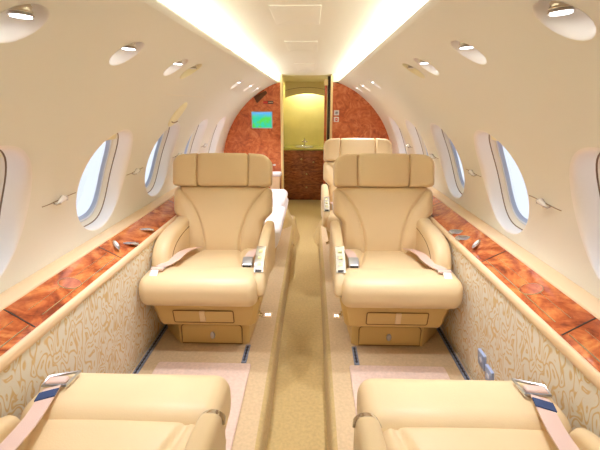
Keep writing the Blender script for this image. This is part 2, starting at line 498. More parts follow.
# ------------------------------------------------------------------ ledges
for side, nm in ((-1, 'left'), (1, 'right')):
    root = empty('trim_%d' % (1 if side < 0 else 2), (side*.76, Y0, .66)); struct(root)
    inv = -root.location
    def fin(bm): bmesh.ops.translate(bm, verts=bm.verts, vec=inv); return bm
    cap = [(.817, .690), (.817, .703), (.819, .7065), (.824, .708), (.850, .711), (.872, .712), (.888, .709), (.888, .66)]
    obj('ledge_cap', fin(strip(cap, Y0, Y1, side)), 'trim', root, angle=180)
    obj('wood_ledge', fin(strip([(.708, .640), (.708, .6615), (.71, .664), (.818, .700)], Y0, Y1, side)), 'burl', root)
    low = [(.704, .632), (.697, .634), (.694, .642), (.694, .655), (.697, .663), (.704, .6655), (.709, .663), (.709, .655)]
    obj('lower_trim', fin(strip(low, Y0, Y1, side)), 'trim', root, angle=180)
    def lz(x): return .664+(x-.71)*(.036/.108)
    # hairline joints and an inlay line in the wood lid
    for yy in (.98, 1.50, 2.32, 3.05):
        bm = bmesh.new(); strap(bm, [(side*.712, yy-.028*(1), lz(.712)+.0006), (side*.80, yy, lz(.80)+.0006), (side*.816, yy+.004, lz(.816)+.0006)], .004, .001, Vector((0, 1, 0)))
        obj('joint', fin(bm), 'dark', root, smooth=False)
    bm = bmesh.new()
    for (a, b) in ((.30, .95), (1.01, 1.47)):
        strap(bm, [(side*.728, a, lz(.728)+.0006), (side*.728, b, lz(.728)+.0006)], .0035, .001, Vector((1, 0, 0)))
        strap(bm, [(side*.768, a, lz(.768)+.0004), (side*.768, b, lz(.768)+.0004)], .0014, .0006, Vector((1, 0, 0)))
    obj('inlay_line', fin(bm), 'gold', root, smooth=False)

# chrome pieces and cup holders set on the ledges
def lz(x): return .664+(x-.71)*(.036/.108)
def ledge_latch(name, side, x, y, rz, ln, wd, mat, label, cat='latch', group=None):
    r = empty(name, (side*x, y, lz(x)+.0005), 0)
    r.rotation_euler = (0, -side*math.atan(.036/.108), rz)
    bm = bmesh.new(); padout(bm, ellipse(wd, ln, n=24), 'Z', 0, .010, .004)
    obj('bezel', bm, 'chrome', r)
    bm = bmesh.new(); padout(bm, ellipse(wd*.62, ln*.62, n=24), 'Z', .0085, .0125, .0015)
    obj('dish', bm, mat, r)
    tag(r, label, cat, group); return r
for side, nm in ((-1, 'left'), (1, 'right')):
    for (lx, ly, w) in (((.732, 1.607, 'middle of three'), (.740, 1.800, 'farthest of three')) if side < 0 else ((.730, 1.73, 'middle of three'), (.730, 1.82, 'farthest of three'))):
        ledge_latch('ledge_control', side, lx, ly, PI/2, .036, .018, 'steel', 'chrome oval control set in the %s wood ledge, %s' % (nm, w), 'control', 'chrome oval controls on the ledges')
    ledge_latch('ledge_control', side, .770 if side < 0 else .752, 1.555 if side < 0 else 1.63, -side*.60, .064, .011, 'paperwhite', 'slanted oval control with white face, nearest of three on the %s wood ledge' % nm, 'control', 'chrome oval controls on the ledges')
    y = 1.20
    bm = bmesh.new()
    x = .758
    r = empty('cup_holder', (side*x, y, lz(x)+.0004)); r.rotation_euler = (0, -side*math.atan(.036/.108), 0)
    rg = []
    tube(bm, [(.034*math.cos(a), .034*math.sin(a), 0) for a in [2*PI*i/32 for i in range(32)]], .0016, 6, closed=True)
    obj('rim', bm, 'gold', r)
    bm = bmesh.new(); cyl(bm, (0, 0, -.0003), .033, .0016, 'Z', 32)
    obj('lid', bm, 'burl', r)
    tag(r, 'round flush wooden cup holder lid in the %s wood ledge' % nm, 'cup holder')

# ------------------------------------------------------------------ wall hooks on the panel seams
HOOK_Y = [(1.335, 'between first and second windows'), (1.955, 'between second and third windows'), (2.61, 'between third and fourth windows'), (3.28, 'nearest the wooden bulkhead')]
def make_hook(side, y, sc, label):
    s = .312
    r = empty('wall_latch', cp(side, y, s)); inv = -r.location
    bm = bmesh.new()
    pts = [cp(side, y+t, s+.004*math.sin(t*20), -.0015) for t in [(-.095+.19*i/16) for i in range(17)]]
    tube(bm, pts, .0013, 6); bmesh.ops.translate(bm, verts=bm.verts, vec=inv)
    obj('seam_bar', bm, 'dark_gap', r)
    bm = bmesh.new()
    a = [(-.026, -.004, .003), (-.014, .007, .008), (.0, .009, .011), (.012, .003, .008), (.024, -.003, .005), (.036, -.005, .002)]
    tube(bm, [cp(side, y+p[0]*1.0*-1, s+p[1], -.012) for p in a], [p[2] for p in a], 10); bmesh.ops.translate(bm, verts=bm.verts, vec=inv)
    obj('knob', bm, 'acrylic', r)
    bm = bmesh.new(); tube(bm, [cp(side, y-.034, s-.006, 0), cp(side, y-.036, s-.006, -.014), cp(side, y-.022, s-.004, -.018)], .0035, 8)
    bmesh.ops.translate(bm, verts=bm.verts, vec=inv); obj('pin', bm, 'chrome', r)
    tag(r, label, 'latch', 'small clear latches on the wall seams')
for side, nm in ((-1, 'left'), (1, 'right')):
    for y, w in HOOK_Y: make_hook(side, y, 1, 'small clear latch on the %s wall seam %s' % (nm, w))

# ------------------------------------------------------------------ recessed reading lights
SPOT_W = 15
def make_lamp(side, y, on, label):
    r = empty('reading_light', cp(side, y, LS)); inv = -r.location
    def fin(bm): bmesh.ops.translate(bm, verts=bm.verts, vec=inv); return bm
    bm = bmesh.new()
    ring = loft_rings(bm, side, y, LS, [(LA+.0015, LB+.0015, -.0008), (LA-.001, LB-.001, .001), (.047, .050, .012), (.040, .043, .030), (.028, .030, .042)], 28, e=2)
    bm.faces.new(ring)
    obj('cup', fin(bm), 'scoop' if on else 'shade', r, angle=80)
    # swivel barrel: leans out of the cup from its upper edge
    c = cp(side, y, LS+.010, .004); nrm = Vector((side*math.cos(LS/R0), 0, math.sin(LS/R0)))
    tng = Vector((-side*math.sin(LS/R0), 0, math.cos(LS/R0)))
    ax = (-tng*.55 - nrm*.80).normalized()
    q = ax.to_track_quat('Z', 'X').to_matrix().to_4x4()
    def put(bm, off): bmesh.ops.transform(bm, matrix=Matrix.Translation(c+ax*off) @ q, verts=bm.verts); return fin(bm)
    bm = bmesh.new(); cyl(bm, (0, 0, 0), .017, .034, n=20); 
    for z in (.006, .014, .022, .030): tube(bm, [(.0175*math.cos(a), .0175*math.sin(a), z) for a in [2*PI*i/20 for i in range(20)]], .0016, 6, closed=True)
    obj('barrel', put(bm, -.040), 'nickel', r)
    bm = bmesh.new(); cyl(bm, (0, 0, 0), .016, .008, n=24, r2=.021, bevel=.001)
    obj('lamp_head', put(bm, -.010), 'chrome', r)
    bm = bmesh.new(); cyl(bm, (0, 0, 0), .0165, .0012, n=24)
    obj('lens', put(bm, -.0015), 'lamp' if on else 'paperwhite', r)
    if on:
        L = bpy.data.lights.new('reading_spot', 'SPOT'); L.energy = SPOT_W if y > 1 else SPOT_W*.22; L.spot_size = math.radians(95); L.spot_blend = .8; L.shadow_soft_size = .02
        L.color = (.93, .93, 1)
        lo = bpy.data.objects.new('reading_spot', L); COL.objects.link(lo); lo.parent = r
        tgt = Vector((side*.44, y, .4)); pos = c + ax*.004
        lo.location = pos + inv; lo.rotation_euler = (tgt-pos).to_track_quat('-Z', 'Y').to_euler()
    tag(r, label, 'light', 'recessed reading lights along the cabin sides')
ordl = {0.745: 'nearest the camera', 1.165: 'second from the camera', 1.575: 'third from the camera', 1.765: None, 2.84: 'first of three tiny ones', 3.36: 'middle of three tiny ones', 3.80: 'closest to the bulkhead'}
for side, nm in ((-1, 'left'), (1, 'right')):
    for y in LIGHT_Y:
        if y < .5: continue
        lab = ('unlit yellowish reading light just beyond the third lit one, %s side' % nm) if ordl[y] is None else ('glowing recessed light above the %s windows, %s' % (nm, ordl[y]))
        make_lamp(side, y, ordl[y] is not None, lab)
for side, nm in ((-1, 'left'), (1, 'right')):
    for y, w in ((-.5, 'rearmost behind the camera'), (-.09, 'just behind the camera'), (.325, 'level with the near seat back')):
        make_lamp(side, y, True, 'lit recessed reading light high on the %s wall, %s' % (nm, w))

# exit handle cover + hatch seam on left wall above third window
r = empty('exit_handle_cover', cp(-1, 2.19, .625)); inv = -r.location
bm = bmesh.new()
prev = loft_rings(bm, -1, 2.19, .625, [(.060, .082, 0), (.058, .080, -.006), (.050, .072, -.010), (.02, .03, -.012)], 32, e=2)
bm.faces.new(prev); bmesh.ops.translate(bm, verts=bm.verts, vec=inv); obj('cover', bm, 'shade', r, angle=80)
bm = bmesh.new(); tube(bm, [cp(-1, 2.145+.09*i/8, .585-.008*math.sin(PI*i/8), -.013) for i in range(9)], .003, 6)
bmesh.ops.translate(bm, verts=bm.verts, vec=inv); obj('pull_bar', bm, 'dark_gap', r)
tag(r, 'yellowish oval exit handle cover on the left wall above the third window', 'handle cover')
bm = bmesh.new(); tube(bm, [cp(-1, 1.80+.66*i/20, .750, -.0002) for i in range(21)], .0012, 5)
o = obj('trim_3', bm, 'frame_tan'); struct(o)

# ceiling service panels
for i, (ya, yb, w) in enumerate(((1.31, 1.60, .078), (2.0, 2.34, .076), (3.03, 3.66, .073))):
    bm = bmesh.new(); z = 1.5315
    padout(bm, rrect(w, (yb-ya)/2, .006, -.008, (ya+yb)/2), 'Z', z-.0030, z+.004, .0015, 3)
    o = obj('ceiling_panel', bm, 'ceiling')
    tag(o, 'white rectangular access panel in the ceiling, %s' % ('largest and nearest the camera', 'middle of three', 'smallest and nearest the doorway')[i], 'ceiling panel', 'white access panels in the ceiling')

# ------------------------------------------------------------------ seat tracks, carpet panels, aisle lights, sockets
def seat_track(x, ya, yb, label):
    r = empty('seat_track', (x, ya, .102))
    bm = bmesh.new(); box(bm, -.012, .012, 0, yb-ya, 0, .006, .0015); obj('rail', bm, 'track', r)
    bm = bmesh.new(); box(bm, -.0035, .0035, .01, yb-ya-.01, .0055, .0066, .0003)
    n = int((yb-ya)/.025)
    for i in range(n): cyl(bm, (0, .02+i*.025, .0055), .0065, .0012, n=10)
    obj('slot', bm, 'track_dark', r)
    tag(r, label, 'seat track', 'metal seat tracks in the raised floor')
for side, nm in ((-1, 'left'), (1, 'right')):
    seat_track(side*.732, .2, 2.6, 'grey metal seat track along the foot of the %s patterned wall panel' % nm)
    seat_track(side*.262, 1.585, 1.728, 'short grey metal seat track end beside the aisle in front of the %s far seat' % nm)
    bm = bmesh.new()
    out = rrect(.215, .68, .012, 0, 0)
    padout(bm, out, 'Z', 0, .009, .004, 3)
    o = obj('floor_mat', bm, 'mat', loc=(side*.440, .895, .1025))
    tag(o, 'pinkish beige carpet panel on the raised floor before the %s far seat' % nm, 'floor mat')
    r = empty('aisle_light', (side*.196, 2.03, .102))
    bm = bmesh.new(); padout(bm, rrect(.024, .032, .005), 'Z', 0, .005, .002, 3); obj('housing', bm, 'trim', r)
    bm = bmesh.new()
    for dx in (-.009, .009): box(bm, dx-.005, dx+.005, -.010, .008, .0045, .0062, .0004)
    obj('lens', bm, 'led', r)
    tag(r, 'small floor light with two white lenses beside the %s far seat base' % nm, 'floor light')
for i, (y, z, w) in enumerate(((1.385, .285, 'farther'), (1.315, .262, 'nearer'))):
    r = empty('wall_socket', (.733+(.285-z)*.13, y, z)); r.rotation_euler = (0, math.radians(-8), 0)
    bm = bmesh.new(); padout(bm, rrect(.029, .034, .003), 'X', -.012, .0, .002, 3); obj('cover', bm, 'blue_grey', r)
    bm = bmesh.new(); cyl(bm, (-.0135, 0, .0), .011, .002, 'X', 16); obj('insert', bm, 'gasket2', r)
    tag(r, 'small blue grey square socket cover low on the right patterned wall, the %s of two' % w, 'socket')

# ------------------------------------------------------------------ club chairs
def finish(bm, mir):
    if mir:
        for v in bm.verts: v.co.x = -v.co.x
        bmesh.ops.reverse_faces(bm, faces=bm.faces)
    return bm
def make_chair(mir, near, label, group='tan leather club chairs'):
    """local: -y is the front, window side at -x, origin on the floor under the front edge"""
    root = empty('club_chair'); tag(root, label, 'chair', group)
    def part(name, bm, mat, parent=root, **kw):
        return obj(name, finish(bm, mir), mat, parent, **kw)
    # --- pedestal
    bm = bmesh.new()
    low = [(-.162, .135), (.166, .135), (.186, .150), (.200, .40), (.200, .48), (-.235, .48), (-.268, .26)]
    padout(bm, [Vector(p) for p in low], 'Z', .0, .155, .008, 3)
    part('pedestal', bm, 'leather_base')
    bm = bmesh.new()
    arch = [(-.145, .012), (.150, .012), (.150, .095)] + [(.150-.0-.018*(1-math.cos(a)), .095+.018*math.sin(a)) for a in (.5, 1.0, 1.57)] + [(-.127, .113)] + [(-.145+.018*(1-math.sin(a)), .095+.018*math.cos(a)) for a in (.5, 1.0, 1.57)]
    arch = [Vector((a, b)) for a, b in arch]
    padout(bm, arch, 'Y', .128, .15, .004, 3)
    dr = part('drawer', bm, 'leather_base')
    bm = bmesh.new(); tube(bm, [(p[0], .1285, p[1]) for p in offset_poly(arch, -.003)], .0024, 5, closed=True, upv=Vector((0, 1, 0)))
    part('seam', bm, 'seam', dr)
    bm = bmesh.new(); padout(bm, ellipse(.012, .019, .006, .057), 'Y', .121, .132, .004, 3)
    la = part('drawer_latch', bm, 'steel', dr)
    # --- upper box, leaning forward a little
    bm = bmesh.new()
    def lean(x, y, z):
        t = (z-.145)/.15
        f = 1 - sm(.12, .4, y)
        xx = x*(1+.14*t)
        return (xx, y - .030*t*f, z)
    up = [(-.205, .062), (.205, .062), (.226, .085), (.236, .47), (-.238, .47), (-.226, .085)]
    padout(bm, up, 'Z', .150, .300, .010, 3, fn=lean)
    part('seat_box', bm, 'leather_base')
    bm = bmesh.new()
    ol = rrect(.138, .032, .006, -.008, .205)
    def fr(x, y, z): t = (z-.145)/.15; return (x, .062-.030*t-.003+y, z)
    padout(bm, ol, 'Y', -.002, .008, .002, 3, fn=fr)
    pk = part('front_pocket', bm, 'leather_base')
    bm = bmesh.new(); tube(bm, [fr(p[0], -.0005, p[1]) for p in offset_poly(ol, -.002)], .0024, 5, closed=True, upv=Vector((0, 1, 0)))
    part('seam', bm, 'seam', pk)
    bm = bmesh.new(); padout(bm, rrect(.013, .030, .003, -.012, .209), 'Y', -.008, -.001, .002, 3, fn=fr)
    part('pull_tab', bm, 'leather', pk)
    bm = bmesh.new(); tube(bm, [(.238, .15, .17), (.252, .135, .175), (.255, .12, .185), (.25, .11, .17)], .004, 8)
    cyl(bm, (.236, .15, .17), .012, .008, 'X', 16)
    part('release_lever', bm, 'gold')
    # --- seat
    bm = bmesh.new()
    def cush(x, y, z):
        t = (y+.21)/.42
        zz = z - .045*t
        ax = abs(x); c = .105+.09*max(0, 1-t)**1.6
        g = -.013*math.exp(-((ax-c)/.010)**2)*(1 if z > 0 else 0)*sm(.0, .12, t)
        puff = (.012*(1-(x/.235)**2)*(1-((y)/.23)**2) + .014*sm(c, c+.05, ax)*sm(.15, .5, t)) if z > 0 else 0
        return (x, y, zz+g+puff)
    rbox(bm, (-.006, .315, .355), (.232, .215, .062), .040, 5, (46, 30, 2), cush)
    part('seat_cushion', bm, 'leather', angle=180)
    bm = bmesh.new()
    def bol(x, y, z): return (x, y - .008*(1-(x/.27)**2)*(1 if y < .05 else 0), z+.004*(1-(x/.27)**2)*(1 if z > .4 else 0))
    ol = rrect(.100, .070, .060, .040, .364, 8)
    padout(bm, ol, 'X', -.262 if not near else -.248, .256, .040, 7, fn=bol, puff=.002)
    part('seat_bolster', bm, 'leather', angle=80)
    # --- window side arm: padded panel with a sweeping top
    dy = .0 if not near else .05
    top = [(.50, .30), (.50, .545), (.44, .560), (.34, .562), (.24, .555), (.165, .535), (.115, .490), (.092, .43), (.09, .35), (.12, .30)] if not near else [(.50, .30), (.50, .50), (.40, .505), (.28, .49), (.18, .475), (.11, .455), (.085, .42), (.08, .36), (.10, .30)]
    ol = [Vector((p[0]+dy, p[1])) for p in catmull([Vector(q) for q in top], 5, True)]
    bm = bmesh.new()
    padout(bm, ol, 'X', -.256 if not near else -.248, -.176 if not near else -.205, .032 if not near else .024, 6, puff=.002)
    wa = part('armrest', bm, 'leather', angle=60)
    arc = catmull([Vector(q) for q in [(.47, .515), (.36, .512), (.26, .497), (.195, .468), (.162, .42), (.155, .36)]], 5)
    if near: arc = [Vector((p[0], p[1]-.05)) for p in arc]
    bm = bmesh.new(); tube(bm, [(-.1755 if not near else -.203, p[0]+dy, p[1]) for p in arc], .0022, 6, upv=Vector((1, 0, 0)))
    part('seam', bm, 'seam', wa)
    # --- aisle side arm: slim and sloping
    sh = 0
    t2 = [(.50, .30), (.52, .52), (.42, .545), (.30, .540), (.17, .515), (.06, .475), (.000, .425), (-.022, .375), (-.010, .340), (.08, .335), (.20, .34), (.32, .31)] if not near else [(.50, .28), (.51, .50), (.42, .53), (.32, .53), (.24, .520), (.182, .498), (.165, .44), (.18, .36), (.23, .28)]
    ol = [Vector((p[0], p[1])) for p in catmull([Vector(q) for q in t2], 5, True)]
    bm = bmesh.new(); padout(bm, ol, 'X', .236, .288, .020, 6)
    aa = part('armrest', bm, 'leather', angle=60)
    if not near:
        # control panel: chrome plate with buttons lying along the front slope
        def onp(t):   # along top slope from front to back
            a = catmull([Vector((p[0]+sh, p[1])) for p in [(.005, .425), (.06, .475), (.17, .515), (.30, .535)]], 12)
            i = t*(len(a)-1); k = min(int(i), len(a)-2); return a[k].lerp(a[k+1], i-k)
        path = [onp(.12+.5*k/12) for k in range(13)]
        bm = bmesh.new(); strap(bm, [(.259, p[0]-.002, p[1]+.004) for p in path], .042, .008, Vector((1, 0, 0)))
        cpn = part('control_panel', bm, 'chrome', aa, smooth=False)
        for k in (3, 6, 9):
            p = path[k]; q = path[k+1]
            bm = bmesh.new(); strap(bm, [(.259, p[0]-.003, p[1]+.009), (.259, q[0]-.003, q[1]+.009)], .016, .004, Vector((1, 0, 0)))
            part('button', bm, 'panelyellow', cpn, smooth=False)
        p = path[0]; q = path[1]
        bm = bmesh.new(); strap(bm, [(.259, p[0]-.004, p[1]+.008), (.259, q[0]-.004, q[1]+.008)], .026, .004, Vector((1, 0, 0)))
        part('latch_slot', bm, 'dark', cpn, smooth=False)
        bm = bmesh.new(); padout(bm, ellipse(.042, .016, .13, .46), 'X', .285, .2885, .001, 2)
        part('side_disc', bm, 'leather', aa)
    else:
        bm = bmesh.new()
        arcp = [(.262+.029*math.cos(a), .188, .468+.034*math.sin(a)) for a in [math.radians(20+140*i/12) for i in range(13)]]
        strap(bm, [(p[0], p[1], p[2]) for p in arcp], .026, .006, Vector((0, 1, .5)))
        part('arm_clasp', bm, 'chrome', aa)
    # --- back, hinged
    tilt = math.radians(-15 if not near else -36)
    hinge = (0, .445 if not near else .47, .345)
    bm = bmesh.new()
    hb = .195
    def back(x, y, z):
        v = z+hb
        k = 1 - .17*(1-(sm(.19, .255, v) if not near else sm(.25, .31, v)))
        if abs(x) > .1: xx = math.copysign(.1+(abs(x)-.1)*((.270*k-.1)/.162), x)
        else: xx = x
        g = 0
        if y < 0:
            t = max(0, min(1, v/.385)); ax = abs(xx); c = .098+.15*t**2.6
            g += .013*math.exp(-((ax-c)/.007)**2)
            g -= .016*sm(c, c+.06, ax)*sm(.02, .12, v)
            g -= .014*(1-(xx/.27)**2)*abs(math.sin(PI*t))**.7 if 0 < t < 1 else 0
        return (xx, y+g, z)
    rbox(bm, (0, .060, hb+.002), (.262, .060, hb), .036, 6, (72, 3, 44), back)
    bk = part('backrest', bm, 'leather', angle=180)
    bk.location = (-hinge[0] if mir else hinge[0], hinge[1], hinge[2]); bk.rotation_euler = (tilt, 0, 0)
    # headrest: centre pad and two wings
    hz0, hz1 = .391, .573
    w = .142
    def pad(x0, x1, wing):
        bm = bmesh.new()
        ww = (x1-x0)/2; hh = (hz1-hz0)/2
        if not wing:
            def d(x, y, z): return (x, y-.010*(1-(x/ww)**2)-.004*math.cos(z*30) if y < 0 else y, z)
            rbox(bm, ((x0+x1)/2, .050, (hz0+hz1)/2), (ww, .055, hh), .022, 4, (14, 2, 8), d)
        else:
            sg = 1 if x0 > 0 else -1
            ol = []
            rr = .075; i0, o0 = (x0, x1) if sg > 0 else (x1, x0)
            ol += [(i0, hz0), (o0-sg*.022, hz0)]
            ol += [(o0-sg*.022+sg*.022*math.sin(a), hz0+.022-.022*math.cos(a)) for a in (.5, 1.0, 1.57)]
            ol += [(o0-sg*rr+sg*rr*math.cos(a), hz1-.006-rr*.8+rr*.8*math.sin(a)) for a in [PI/2*k/7 for k in range(8)]]
            ol += [(i0, hz1-.001)]
            def d(x, y, z): return (x, y-.020*sm(w, w+.1, abs(x)), z)
            padout(bm, [Vector(p) for p in ol], 'Y', -.008, .105, .020, 5, fn=d, puff=.006)
        return bm
    hr = part('headrest', pad(-w, w, False), 'leather', bk, angle=180)
    part('headrest_wing', pad(w, .270, True), 'leather', hr, angle=50)
    part('headrest_wing', pad(-.270, -w, True), 'leather', hr, angle=50)
    # --- belts
    if not near:
        bm = bmesh.new()
        strap(bm, catmull([Vector(p) for p in [(-.125, .43, .408), (-.135, .34, .432), (-.147, .24, .448), (-.153, .15, .450), (-.170, .10, .449), (-.195, .055, .447)]], 4), .050, .004, Vector((1, .15, .05)))
        sb = part('seat_belt', bm, 'belt')
        bm = bmesh.new(); rbox(bm, (-.196, .035, .447), (.029, .012, .007), .006, 3)
        part('belt_loop', bm, 'belt', sb)
        bm = bmesh.new(); tube(bm, [(-.228, .047, .449), (-.164, .047, .449)], .0042, 8); 
        part('buckle_bar', bm, 'steel', sb)
        bm = bmesh.new()
        padout(bm, rrect(.017, .020, .004, -.200, .0), 'Z', -.002, .002, .001, 2, fn=lambda x, y, z: (x, .000+y*.9, .439+y*.50+z))
        part('belt_tongue', bm, 'paperwhite', sb)
        # aisle side: stub wrapped over a pad with the buckle
        bm = bmesh.new(); rbox(bm, (.188, .235, .405), (.036, .085, .042), .034, 5, (2, 4, 2))
        part('belt_pad', bm, 'leather', angle=180)
        bm = bmesh.new(); strap(bm, catmull([Vector(p) for p in [(.215, .38, .42), (.208, .30, .442), (.198, .235, .452), (.192, .185, .447)]], 4), .044, .004, Vector((1, 0, 0)))
        s2 = part('seat_belt', bm, 'belt')
        bm = bmesh.new(); rbox(bm, (.190, .155, .432), (.025, .026, .012), .006, 3, deform=lambda x, y, z: (x, y, z+y*.5))
        bu = part('buckle', bm, 'steel', s2)
        bm = bmesh.new(); rbox(bm, (.190, .126, .425), (.019, .004, .008), .003, 2)
        part('buckle_mouth', bm, 'dark', bu)
    else:
        bm = bmesh.new()
        sd = Vector((.88, .35, .15))
        strap(bm, catmull([Vector(p) for p in [(-.125, .42, .50), (-.135, .33, .485), (-.148, .25, .468), (-.163, .17, .454), (-.178, .10, .450), (-.188, .055, .449)]], 4), .044, .003, sd)
        sb = part('seat_belt', bm, 'belt')
        bm = bmesh.new(); rbox(bm, (-.190, .030, .449), (.026, .014, .008), .007, 3, deform=lambda x, y, z: (x, y-.25*x*.4, z))
        part('belt_loop', bm, 'belt', sb)
        bm = bmesh.new(); tube(bm, [(-.219, .046, .448), (-.221, .012, .449), (-.153, -.012, .448), (-.158, .044, .448)], .0045, 8, closed=True)
        bu = part('buckle', bm, 'steel', sb)
        if not mir:
            pass
        bm = bmesh.new(); strap(bm, [(-.1785, .100, .4525), (-.1855, .070, .4515)], .047, .004, sd)
        part('fabric_tag', bm, 'navy', sb)
    return root
ZP = .102
c1 = make_chair(False, False, 'tan leather club chair left of the aisle, facing the camera'); c1.location = (-.443, 1.600, ZP)
c2 = make_chair(True, False, 'front tan leather club chair right of the aisle, facing the camera'); c2.location = (.437, 1.605, ZP)
c3 = copy_tree(c2); c3['label'] = 'farthest tan leather club chair, half hidden behind the right facing chair'; c3.location = (.412, 2.66, ZP)
c4 = make_chair(True, True, 'near left leather seat cut by the bottom of the photo, seen from behind'); c4.location = (-.432, .905, ZP); c4.rotation_euler = (0, 0, PI)
c5 = make_chair(False, True, 'near right leather seat cut by the bottom of the photo, seen from behind'); c5.location = (.432, .905, ZP); c5.rotation_euler = (0, 0, PI)

# ------------------------------------------------------------------ divan behind the left chair
r = empty('divan', (-.458, 3.4, ZP)); tag(r, 'white upholstered side facing divan behind the left chair', 'sofa')
bm = bmesh.new(); box(bm, -.22, .22, -.56, .44, 0, .13, .02); obj('base', bm, 'leather_base', r)
bm = bmesh.new()
rbox(bm, (0.03, -.08, .20), (.25, .56, .095), .05, 6, (4, 8, 3), lambda x, y, z: (x-(.03*(1-sm(-.095, .05, z)) if x > 0 else 0), y, z)); obj('seat_cushion', bm, 'white_fabric', r)
bm = bmesh.new(); rbox(bm, (.05, .22, .320), (.225, .22, .050), .055, 6, (4, 4, 2)); obj('bolster_cushion', bm, 'white_fabric', r)
bm = bmesh.new(); rbox(bm, (-.165, -.06, .40), (.045, .50, .14), .04, 5, (2, 4, 2)); obj('backrest', bm, 'white_fabric', r)

# ------------------------------------------------------------------ front bulkhead with doorway
DX0, DX1 = -.262, .240
def bulk(side, xin):
    bm = bmesh.new()
    a0 = math.asin((.0-ZC)/ .99) if False else -0.70
    pts = [(xin, -.01)]
    Rb = R0+.012
    x_at0 = .76
    pts += [(side*x_at0, -.01), (side*.78, .4)]
    amax = math.acos(.40/Rb)
    for i in range(20):
        a = -.1+(amax+.1)*i/19; pts.append((side*Rb*math.cos(a), ZC+Rb*math.sin(a)))
    pts = [p for p in pts if p[1] < 1.468] + [(xin, 1.468)]

    vs0 = [bm.verts.new((x, 4.198, z)) for x, z in pts]; vs1 = [bm.verts.new((x, 4.23, z)) for x, z in pts]
    bm.faces.new(vs0); bm.faces.new(vs1[::-1])
    n = len(pts)
    for k in range(n): bm.faces.new((vs0[k], vs0[(k+1) % n], vs1[(k+1) % n], vs1[k]))
    return bm
struct(obj('wall_front_left', bulk(-1, DX0), 'burl_front', smooth=False))
struct(obj('wall_front_right', bulk(1, DX1), 'burl_front', smooth=False))
for nm, x0, x1 in (('trim_4', DX0-.012, DX0+.012), ('trim_5', DX1-.010, DX1+.012)):
    bm = bmesh.new(); box(bm, x0, x1, 4.185, 4.26, 0, 1.532, .004); struct(obj(nm, bm, 'post'))
for sg, xa, xb, nm in ((-1, -.50, -.262, 'left'), (1, .240, .50, 'right')):
    bm = bmesh.new(); box(bm, xa, xb, 4.199, 4.231, 1.468, 1.64, .001); struct(obj('wall_front_header_'+nm, bm, 'ceiling'))
# vestibule shell
for (x0, x1, nm) in ((-.42, -.38, 'left'), (.38, .42, 'right')):
    bm = bmesh.new(); box(bm, x0, x1, 4.232, 5.9, 0, 1.58, .002); struct(obj('wall_vestibule_'+nm, bm, 'olive'))
bm = bmesh.new(); box(bm, -.42, .42, 4.24, 5.9, 1.532, 1.56, .002); struct(obj('ceiling_vestibule', bm, 'olive'))
bm = bmesh.new(); box(bm, -.42, .42, 5.84, 5.9, 0, 1.58, .002); struct(obj('wall_galley_back', bm, 'khaki'))
# pocket door edge in the right jamb
r = empty('door_1', (.185, 4.30, 0)); struct(r)
bm = bmesh.new(); box(bm, -.012, .014, 0, .03, .0, 1.50, .003); obj('door_edge', bm, 'walnut_red', r)
bm = bmesh.new(); box(bm, -.004, .004, -.004, .0, .62, .72, .001); cyl(bm, (0, -.012, .88), .007, .012, 'Y', 12); obj('door_latch', bm, 'gold', r)
bm = bmesh.new(); box(bm, -.02, .02, -.03, .03, 1.44, 1.50, .003); obj('door_guide', bm, 'post', r)
bm = bmesh.new(); box(bm, .204, .35, 4.32, 4.345, 0, 1.53, .002); struct(obj('trim_6', bm, 'dark'))  # dark sheet stands in for the shade inside the pocket door gap

# carpeted threshold fins either side of the doorway
for side, xx, nm in ((-1, -.262, 'left'), (1, .240, 'right')):
    bm = bmesh.new()
    n = 10; prev = None
    for i in range(n+1):
        t = i/n; y = 3.50+.70*t
        h = .06+.23*t**1.3; wdt = .165*abs(math.sin(PI*min(1, .25+t*.75)))**.8 + .02
        x0 = .235
        prof = [(x0, 0), (x0-wdt*.9, 0), (x0-wdt*.8, h*.35), (x0-wdt*.4, h*.8), (x0-.01, h), (x0, h)]
        ring = [bm.verts.new((side*x, y, z)) for x, z in prof]
        if prev:
            for k in range(len(prof)): bm.faces.new((prev[k], prev[(k+1) % 6], ring[(k+1) % 6], ring[k]))
        else: bm.faces.new(ring)
        prev = ring
    bm.faces.new(prev[::-1])
    o = obj('carpeted_ramp', bm, 'carpet', angle=60)
    tag(o, 'tan carpeted flare rising to the %s side of the galley doorway' % nm, 'ramp')

# things on the bulkhead
YB = 4.197
def on_wall(name, label, cat, x, z): 
    r = empty(name, (x, YB, z)); tag(r, label, cat); return r
r = on_wall('monitor', 'small flat screen with a green and blue moving map on the wood bulkhead', 'screen', -.462, 1.104)
bm = bmesh.new(); padout(bm, rrect(.106, .083, .006), 'Y', -.012, .001, .003, 3); obj('bezel', bm, 'gasket', r)
bm = bmesh.new(); box(bm, -.098, .098, -.0135, -.011, -.075, .075, .0005); obj('display', bm, 'screen', r)
r = on_wall('warning_sign', 'small dark sign with a red end above the screen on the left bulkhead', 'sign', -.395, 1.275)
bm = bmesh.new(); padout(bm, rrect(.050, .014, .002), 'Y', -.008, 0, .002, 2); obj('plate', bm, 'dark', r)
bm = bmesh.new(); box(bm, -.050, -.004, -.010, -.0075, -.011, .011, .0005)
obj('red_panel', bm, 'red', r)
bm = bmesh.new()
for i in range(5): box(bm, .004+i*.009, .009+i*.009, -.0095, -.0075, -.005, .006, .0003)
obj('sign_marks', bm, 'trim', r)
r = on_wall('speaker_grille', 'dark brown slanted speaker grille under the ceiling curve on the left bulkhead', 'speaker', -.468, 1.335)
bm = bmesh.new(); rot = math.radians(38); 
o4 = [(-.075, -.030), (.070, -.018), (.072, .010), (-.06, .042)]
o4 = [Vector((a*math.cos(rot)-b*math.sin(rot), a*math.sin(rot)+b*math.cos(rot))) for a, b in o4]
